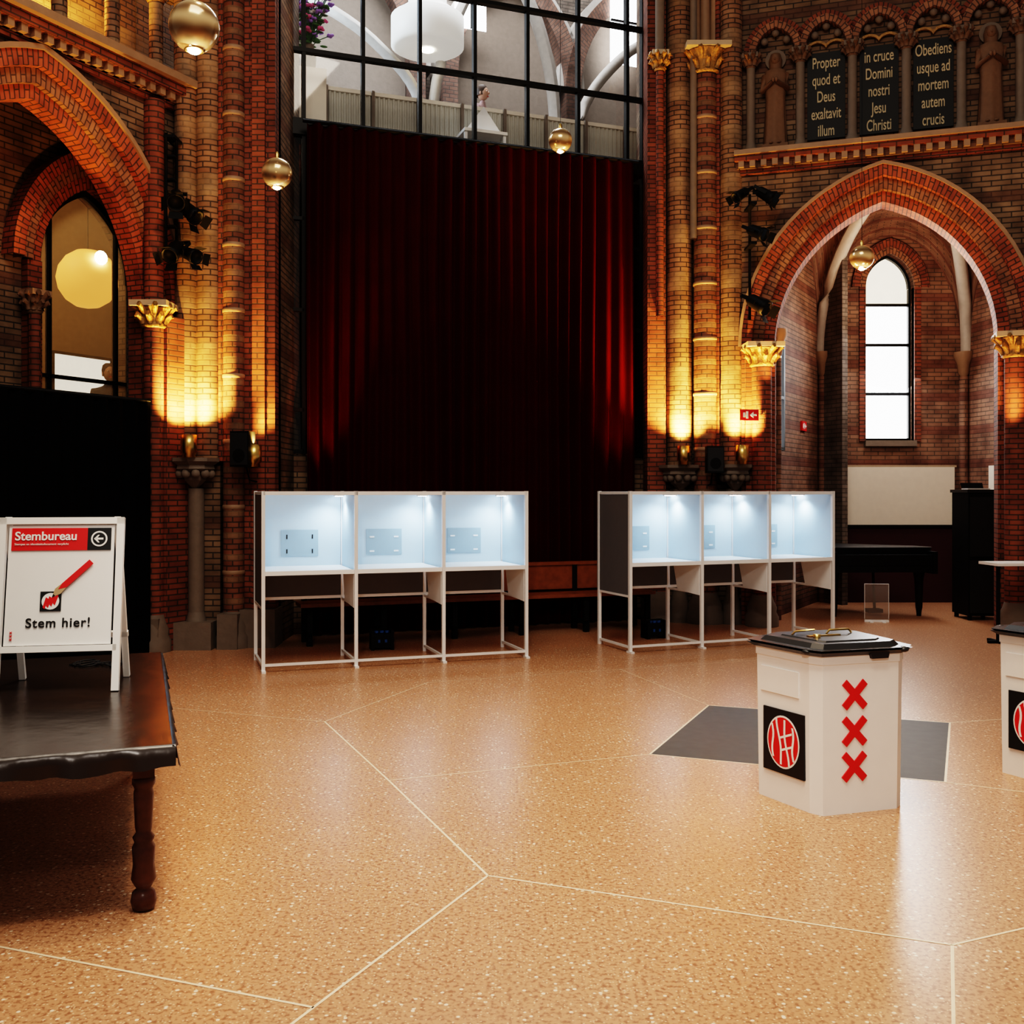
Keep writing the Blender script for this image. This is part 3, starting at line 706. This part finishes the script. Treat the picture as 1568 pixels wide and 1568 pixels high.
# ------------------------------------------------------------------ ballot boxes
BP_=[(1.404,5.82),(1.59,5.47),(1.645,5.415),(2.085,5.55),(2.13,5.62),(2.03,6.0),(1.96,6.08),(1.50,5.95)]
def ballot(name,dx,dy):
    P=[(x+dx,y+dy) for x,y in BP_]; n=len(P); cx=sum(p[0] for p in P)/n; cy=sum(p[1] for p in P)/n
    root=bpy.data.objects.new(name,None); root.location=(cx,cy,0); sc.collection.objects.link(root)
    m=MB(); m.prism(P,0,.855,BOXW,1.03); m.prism([(cx+(x-cx)*1.045,cy+(y-cy)*1.045) for x,y in P],.80,.85,BOXW)
    m.obj('body',root)
    S=lambda k:[(cx+(x-cx)*k,cy+(y-cy)*k) for x,y in P]
    m=MB(); m.prism(S(1.07),.845,.868,LID,1.1); m.prism(S(1.10),.868,.880,LID,1.06); m.prism(S(.98),.880,.905,LID,.92); m.prism(S(.7),.905,.912,LID,.97)
    for k in (1,3,5,7):
        x,y=S(1.1)[k]; m.blob(x,y,.867,.03,.03,.016,LID,8)
    a=Vector((*P[2],0)); b_=Vector((*P[3],0)); mid=a.lerp(b_,.72); d=math.degrees(math.atan2(b_.y-a.y,b_.x-a.x))
    m.M=frame(mid.x,mid.y,d); m.prismy([(-.06,.86),(-.05,.825),(.05,.825),(.06,.86)],-.035,-.01,LID)
    m.obj('lid',root)
    m=MB(frame(cx,cy,20)); m.box(-.16,.05,-.012,.012,.912,.918,BRASS); m.lathe(-.13,-.04,[(.02,.912),(.02,.93),(.0001,.93)],BRASS,12)
    m.tube([(.0,.05,.915),(.02,.05,.935),(.15,.05,.935),(.17,.05,.915)],.006,BRASS,8); m.tube([(-.2,.09,.915),(-.18,.09,.93),(-.03,.12,.93)],.005,BRASS,6)
    m.obj('slot_and_handle',root)
    m=MB(frame(a.x,a.y,d)); L=(b_-a).length; c=L*.41
    for h in (.635,.44,.25):
        yo=-.004-.0075*(h/.855)
        for s_ in (-1,1):
            q=[(c+s_*(-.078),h-.053),(c+s_*(-.050),h-.081),(c+s_*.078,h+.053),(c+s_*.050,h+.081)]
            if s_<0: q=q[::-1]
            m.prismy(q,yo-.003-.0005*(s_>0),yo+.004,RED)
    a2=Vector((*P[0],0)); b2=Vector((*P[1],0)); d2=math.degrees(math.atan2(b2.y-a2.y,b2.x-a2.x)); L2=(b2-a2).length
    m.M=frame(a2.x,a2.y,d2)
    m.box(L2*.13,L2*.93,-.014,.0,.165,.515,BLK)
    cc=L2*.53; hh=.34
    q=[(cc+.125*math.cos(t),hh+.145*math.sin(t)) for t in [2*pi*i/36 for i in range(36)]]; m.prismy(q,-.0155,-.0135,WHITE)
    q=[(cc+.116*math.cos(t),hh+.135*math.sin(t)) for t in [2*pi*i/36 for i in range(36)]]; m.prismy(q,-.0165,-.0150,RED)
    for k in (-3,-1,1,3):
        w_=.128*math.sqrt(max(0,1-(k*.027/.116)**2)); pts=[]
        for j in range(11):
            t=j/10; zz=hh-w_+2*w_*t; pts.append((cc+k*.026+.018*(1-2*t)*(1 if abs(k)<3 else .3)+.007*math.sin(t*2*pi+k),zz))
        for j in range(10):
            (x0,z0),(x1,z1)=pts[j],pts[j+1]; g=.0075; m.add([(x0-g,-.0180,z0),(x0+g,-.0180,z0),(x1+g,-.0180,z1),(x1-g,-.0180,z1)],[(0,1,2,3)],WHITE)
    for zz,s_ in ((hh+.015,1),(hh-.055,1)):
        m.add([(cc-.02,-.0183,zz),(cc+.07,-.0183,zz+.035*s_),(cc+.07,-.0183,zz+.048*s_),(cc-.02,-.0183,zz+.013)],[(0,1,2,3)],WHITE)
    m.box(L2*.08,L2*.82,-.0135,-.004,.60,.74,BOXW)
    m.obj('printed_graphics',root)
ballot('ballot_box',0,0); ballot('ballot_box.001',1.594,.44)
# ------------------------------------------------------------------ objects on right
m=MB(frame(4.30,13.95,4))
body=[(0,0),(1.45,0),(1.5,.15),(1.42,.45),(1.1,.65),(.8,.95),(.5,1.2),(.3,1.2),(.15,.7),(0,.4)]
m.prism(body,.62,.92,BLACK); m.prism([(x,y) for x,y in body],.925,.95,LID,1.02)
m.box(.05,1.4,-.16,.02,.62,.72,BLACK); m.box(.1,1.35,-.15,-.01,.72,.735,LID); m.box(0,.06,-.2,.05,.6,.9,BLACK); m.box(1.39,1.45,-.2,.05,.6,.9,BLACK)
m.box(.06,1.39,-.17,-.14,.715,.86,BLACK)
for x,y in ((.12,.08),(1.32,.08),(.45,.95)): m.lathe(x,y,[(.03,0),(.035,.06),(.045,.12),(.06,.5),(.08,.62)],BLACK,12)
m.box(.6,.8,.05,.2,.05,.1,BLACK); m.tube([(.7,.1,.08),(.7,.15,.62)],.02,BLACK)
m.obj('grand_piano')
m=MB(frame(6.28,13.6,0))
m.box(-.22,.22,0,.5,.06,1.70,BLACK); m.box(-.24,.24,-.02,.52,1.70,1.74,LID); m.box(-.20,.2,-.01,0,.1,.8,LID); m.box(-.2,.2,-.01,0,.85,1.64,LID); m.box(.14,.16,-.03,-.01,1.1,1.3,ALU)
for x in (-.18,.18):
    for y in (.05,.45): m.cyl(x,y,0,.06,.03,BLACK,10)
m.obj('equipment_cabinet')
m=MB(frame(6.26,13.8,0,1.742)); m.box(-.15,.15,-.08,.12,0,.015,ALU); m.add([(-.15,.12,.01),(.15,.12,.01),(.15,.16,.09),(-.15,.16,.09)],[(0,1,2,3)],BLACK)
m.obj('laptop')
m=MB(frame(5.88,11.62,5))
m.box(-.5,.6,-.2,.2,.885,.915,WHITE)
for x in (-.38,.5):
    m.cyl(x,0,.03,.885,.022,BLACK,12); m.box(x-.02,x+.02,-.2,.2,0.0,.03,BLACK); m.box(x-.12,x+.12,-.02,.02,0,.03,BLACK)
m.obj('standing_table')
m=MB(frame(4.79,13.45,-8)); m.box(-.15,.15,0,.012,.04,.50,ACR)
m.box(-.155,.155,-.01,.02,0,.03,ALU); m.box(-.1,-.06,-.1,.12,0,.01,ALU); m.box(.06,.1,-.1,.12,0,.01,ALU)
for a,b,c_,d_ in ((-.155,-.150,.04,.5),(.150,.155,.04,.5)): m.box(a,b,-.003,.016,c_,d_,ALU)
m.box(-.155,.155,-.003,.016,.497,.503,ALU)
m.obj('acrylic_sign_holder')
# ------------------------------------------------------------------ globes
def globe(name,x,y,z,r=.14):
    m=MB(frame(x,y,0)@Matrix.Translation((0,0,z))@Matrix.Rotation(.25,4,'Y')@Matrix.Translation((0,0,-z)))
    pr=[(max(.0001,r*math.cos(t)),z+r*math.sin(t)) for t in [(-.5+i/20)*pi for i in range(21)] if math.sin(t)>-.93]
    m.lathe(0,0,pr,SWIRL,36)
    m.M=frame(x,y,0)
    m.blob(0,0,z-r*.93,r*.28,r*.28,r*.18,BULB,16); m.lathe(0,0,[(r*.38,z-r*.92),(r*.40,z-r*.97),(r*.34,z-r*.97)],BRASS,20)
    m.lathe(0,0,[(.02,z+r*.98),(.02,z+r+.04),(.006,z+r+.06)],BRASS,12); m.tube([(0,0,z+r+.04),(0,0,9.2)],.003,BLACK,6)
    m.obj(name)
    l=bpy.data.lights.new('globe_bulb','POINT'); l.energy=8; l.color=(1,.75,.45); l.shadow_soft_size=.04
    o=bpy.data.objects.new('globe_bulb_light',l); o.location=(x,y,z-r-.06); sc.collection.objects.link(o)
globe('globe_pendant_lamp',-1.80,5.8,4.35); globe('globe_pendant_lamp.001',-2.18,9.5,4.67); globe('globe_pendant_lamp.002',.576,12.2,5.9); globe('globe_pendant_lamp.003',4.1,12.0,4.46)
m=MB(FL@Matrix.Translation((.82,2.6,0))); m.blob(0,0,4.50,.39,.39,.39,PAPER,28); m.blob(-.1,-.36,4.72,.09,.06,.09,BULB,12); m.tube([(0,0,4.88),(0,0,6.6)],.006,BLACK); m.obj('paper_globe_lamp')
# ------------------------------------------------------------------ stage spotlights, speakers, uplights
def par(m,x,y,z,yaw,pitch,s=1):
    M0=m.M; m.M=M0@Matrix.Translation((x,y,z))@Matrix.Rotation(yaw,4,'Z')@Matrix.Rotation(pitch,4,'X')
    m.lathe(0,0,[(.0001,.14*s),(.05*s,.14*s),(.08*s,.09*s),(.09*s,-.08*s),(.10*s,-.09*s),(.10*s,-.16*s),(.085*s,-.16*s),(.08*s,-.10*s),(.0001,-.09*s)],BLACK,18)
    m.box(-.12*s,-.11*s,-.02,.02,-.02,.18*s,BLACK); m.box(.11*s,.12*s,-.02,.02,-.02,.18*s,BLACK); m.box(-.12*s,.12*s,-.02,.02,.18*s,.19*s,BLACK)
    for k in range(4):
        a=k*pi/2; dx,dy=math.cos(a),math.sin(a); tx_,ty=-dy,dx
        m.add([(dx*.10*s+tx_*.07*s,dy*.10*s+ty*.07*s,-.16*s),(dx*.10*s-tx_*.07*s,dy*.10*s-ty*.07*s,-.16*s),(dx*.15*s-tx_*.08*s,dy*.15*s-ty*.08*s,-.24*s),(dx*.15*s+tx_*.08*s,dy*.15*s+ty*.08*s,-.24*s)],[(0,1,2,3)],BLACK)
    m.M=M0
m=MB(frame(-3.62,10.95,0))
m.tube([(-.08,0,4.2),(-.08,0,5.55)],.016,BLACK); m.tube([(.0,.1,4.2),(.0,.1,5.5)],.016,BLACK)
for i in range(5): m.box(-.09,.01,0,.1,4.3+i*.25,4.32+i*.25,BLACK)
m.box(-.1,.02,-.02,.5,5.5,5.53,BLACK); m.box(-.1,.02,-.02,.5,4.28,4.31,BLACK)
par(m,.06,-.1,4.82,.3,-1.0,.95); par(m,.16,.0,4.72,1.2,-.9,.9); par(m,.04,-.08,4.28,-.2,-.9,.9); par(m,.19,-.05,4.24,.9,-1.2,.8)
m.obj('stage_spotlight_rig')
m=MB(frame(3.0,12.75,0))
m.tube([(0.03,.3,3.9),(0.03,.3,5.5)],.018,BLACK); m.box(0,.3,-.02,.02,5.42,5.45,BLACK); m.box(-.02,.05,0,.4,4.8,4.83,BLACK); m.box(-.02,.05,0,.4,5.3,5.33,BLACK)
par(m,.14,.0,5.42,1.4,-1.0,.8); par(m,.04,0,4.95,.9,-1.1,.85); par(m,.04,-.05,4.05,.9,-1.0,1.0); par(m,-.14,0,5.42,-1.2,-1.0,.7)
m.obj('stage_spotlight_rig.001')
def speaker(name,x,y,z,r,h=.36):
    m=MB(frame(x,y,r)); m.prism([(-.11,-.1),(.11,-.1),(.08,.1),(-.08,.1)],z,z+h,BLACK); m.box(-.1,.1,-.108,-.1,z+.02,z+h-.02,LID)
    q=[(.07*math.cos(t),z+.12+.07*math.sin(t)) for t in [2*pi*i/20 for i in range(20)]]; m.prismy(q,-.115,-.108,BLACK)
    m.box(-.02,.02,.08,.35,z+.1,z+.14,BLACK); m.tube([(0,.05,z),(0,.12,z-.14),(.0,.3,z-.16)],.01,BLACK); m.obj(name)
speaker('loudspeaker',-2.88,11.0,1.98,-15,.38); speaker('loudspeaker.001',2.56,13.02,1.95,5,.34)
AMB=(1,.54,.14)
def uplight(name,x,y,z,rot,en,tgt,col=AMB):
    m=MB(frame(x,y,rot)); m.lathe(0,0,[(.0001,z),(.07,z),(.065,z+.04),(.085,z+.05),(.085,z+.24),(.075,z+.24),(.07,z+.2),(.0001,z+.2)],BRASS,16); m.lathe(0,0,[(.0001,z+.205),(.068,z+.205)],YGLOW,16)
    m.obj(name)
    spot(name+'_beam',(x,y,z+.26),tgt,en,col,125,.03)
uplight('brass_uplight',-3.45,10.93,2.08,0,560,(-3.46,11.30,4.4))
uplight('brass_uplight.001',-2.78,11.02,1.98,0,230,(-2.85,11.32,4.4))
uplight('brass_uplight.002',2.20,13.13,2.06,0,560,(2.22,13.50,4.4))
uplight('brass_uplight.003',2.90,12.90,2.06,0,500,(2.90,13.28,4.4))
# ------------------------------------------------------------------ people
def person(name,M,shirt,hair=HAIR):
    root=bpy.data.objects.new(name,None); root.location=M.translation; sc.collection.objects.link(root)
    J=[(0,0,.95,.14),(0,0,1.15,.13),(0,0,1.38,.15),(0,0,1.48,.06),(0,-.01,1.56,.055),
       (.18,0,1.42,.055),(.24,-.02,1.15,.042),(.18,-.2,1.05,.03),(-.18,0,1.42,.055),(-.24,-.02,1.15,.042),(-.18,-.2,1.05,.03),
       (.1,0,.85,.09),(.11,0,.48,.06),(.11,.02,.08,.04),(.12,-.16,.04,.035),(-.1,0,.85,.09),(-.11,0,.48,.06),(-.11,.02,.08,.04),(-.12,-.16,.04,.035)]
    E=[(0,1),(1,2),(2,3),(3,4),(2,5),(5,6),(6,7),(2,8),(8,9),(9,10),(0,11),(11,12),(12,13),(13,14),(0,15),(15,16),(16,17),(17,18)]
    me=bpy.data.meshes.new('body'); me.from_pydata([j[:3] for j in J],E,[]); o=bpy.data.objects.new('body',me); sc.collection.objects.link(o)
    sk=o.modifiers.new('skin','SKIN'); 
    for i,j in enumerate(J): me.skin_vertices[0].data[i].radius=(j[3],j[3]*.8)
    me.skin_vertices[0].data[0].use_root=True
    ss=o.modifiers.new('sub','SUBSURF'); ss.levels=2; ss.render_levels=2
    me.materials.append(shirt); o.matrix_world=M; setpar(o,root)
    m=MB(M)
    m.blob(0,-.01,1.66,.075,.09,.11,SKIN,18); m.blob(0,-.1,1.65,.013,.022,.022,SKIN,8)
    for s_ in (-1,1):
        m.blob(s_*.075,0,1.65,.012,.02,.03,SKIN,8); m.blob(s_*.03,-.088,1.675,.013,.008,.008,WHITE,8); m.blob(s_*.03,-.094,1.675,.006,.005,.006,BLK,6)
        m.blob(s_*.175,-.24,1.05,.022,.045,.035,SKIN,10)
        for k in range(4): m.tube([(s_*.175+(k-1.5)*.014,-.27,1.055),(s_*.175+(k-1.5)*.016,-.32+abs(k-1.4)*.008,1.05),(s_*.175+(k-1.5)*.016,-.345+abs(k-1.4)*.01,1.03)],.008,SKIN,6)
        m.tube([(s_*.15,-.22,1.06),(s_*.135,-.26,1.05)],.009,SKIN,6)
    m.blob(0,-.095,1.60,.025,.008,.006,RED,8)
    m.lathe(0,.015,[(.082,1.62),(.088,1.70),(.075,1.76),(.045,1.785),(.0001,1.79)],hair,18,1,1.1)
    m.obj('head_and_hands',root)
person('person_standing',FB@Matrix.Translation((3.35,2.3,6.1))@Matrix.Rotation(.8,4,'Z'),SHIRTR)
person('person_standing.001',FL@Matrix.Translation((.90,2.3,1.6))@Matrix.Rotation(-.5,4,'Z'),SHIRTB)
# ------------------------------------------------------------------ lighting
W=bpy.data.worlds.new('World'); sc.world=W; W.use_nodes=True; W.node_tree.nodes['Background'].inputs[0].default_value=(1,.87,.76,1); W.node_tree.nodes['Background'].inputs[1].default_value=.20
area('overhead_fill',(0,2.5,10),(0,5.0,0),560,(1,.88,.74),5,5)  # unseen warm fill overhead, added to raise the general light level
area('chapel_daylight',(5.9,15.6,3.9),(5.2,12,0),60,(.95,.97,1),.8,2.2)
l=bpy.data.lights.new('chapel_fill','POINT'); l.energy=70; l.color=(1,.78,.6); l.shadow_soft_size=.3  # added fill light to brighten the chapel walls, no fixture there
o=bpy.data.objects.new('chapel_fill_light',l); o.location=(5.6,14.3,4.6); sc.collection.objects.link(o)
area('gallery_daylight',tuple(FB@Vector((3.5,3,13))),tuple(FB@Vector((3.2,3.5,6))),560,(.94,.97,1),4,3)
area('gallery_glow_side',tuple(FB@Vector((-1.2,3,9.5))),tuple(FB@Vector((4,3,8.5))),260,(.70,.86,1),2,2)
area('annex_light',tuple(FL@Vector((-1.2,2.8,6.4))),tuple(FL@Vector((.6,3.8,3))),60,(1,.75,.45),1,1)
O=(1,.47,.16)
spot('arch_beam_1',(-3.0,9.3,2.9),(-4.3,10.1,5.1),170,O,80,.1)
spot('arch_beam_2',tuple(FR@Vector((.55,-.45,3.0))),tuple(FR@Vector((.8,.1,5))),75,O,110,.05)
spot('arch_beam_3',tuple(FR@Vector((3.2,-.5,2.4))),tuple(FR@Vector((3.1,.1,4.6))),110,O,110,.05)
spot('arch_beam_4',tuple(FR@Vector((1.85,-1.2,3.2))),tuple(FR@Vector((1.85,.1,5.6))),60,(1,.6,.32),100,.1)
spot('gallery_left_beam',tuple(FL@Vector((-1.2,.5,6.25))),tuple(FL@Vector((-1.2,.9,8))),240,AMB,150,.05)
spot('curtain_spill_left',(-2.3,11.2,.8),tuple(FB@Vector((.50,-.2,3.0))),420,(1,.30,.15),26,.05)  # added red spot imitating uplight spill on the curtain's left edge
spot('curtain_spill_right',(1.42,12.8,.8),tuple(FB@Vector((4.45,-.2,3.9))),420,(1,.30,.15),30,.05)  # same added spill spot for the right edge
spot('floor_fill_centre',(1.0,5.5,9.5),(1.2,5.2,0),800,(1,.76,.50),56,.25,.9)  # unseen spot added to light the floor while the walls stay dark
spot('floor_fill_left',(-1.5,7.5,9.5),(-.6,7.2,0),650,(1,.79,.56),52,.25,.9)  # another added floor fill, further back on the left
spot('floor_fill_front',(0,1.5,9),(.0,4.0,0),500,(1,.82,.62),62,.25,.9)  # added floor fill for the foreground, out of view
spot('camera_side_fill',(-.5,-1.5,5),(0.2,6.8,.6),650,(1,.92,.84),44,.25,.9)  # unseen spot behind the camera, added to whiten sign and ballot box
# ------------------------------------------------------------------ camera
cd=bpy.data.cameras.new('camera'); cd.sensor_width=36; cd.lens=36; cd.shift_y=-.0204; cd.clip_end=100
co=bpy.data.objects.new('camera',cd); co.location=(0,0,1.72); co.rotation_euler=(pi/2,0,0); sc.collection.objects.link(co); sc.camera=co
try:
    sc.view_settings.view_transform='Filmic'; sc.view_settings.look='Very High Contrast'
except Exception as e: print(e)
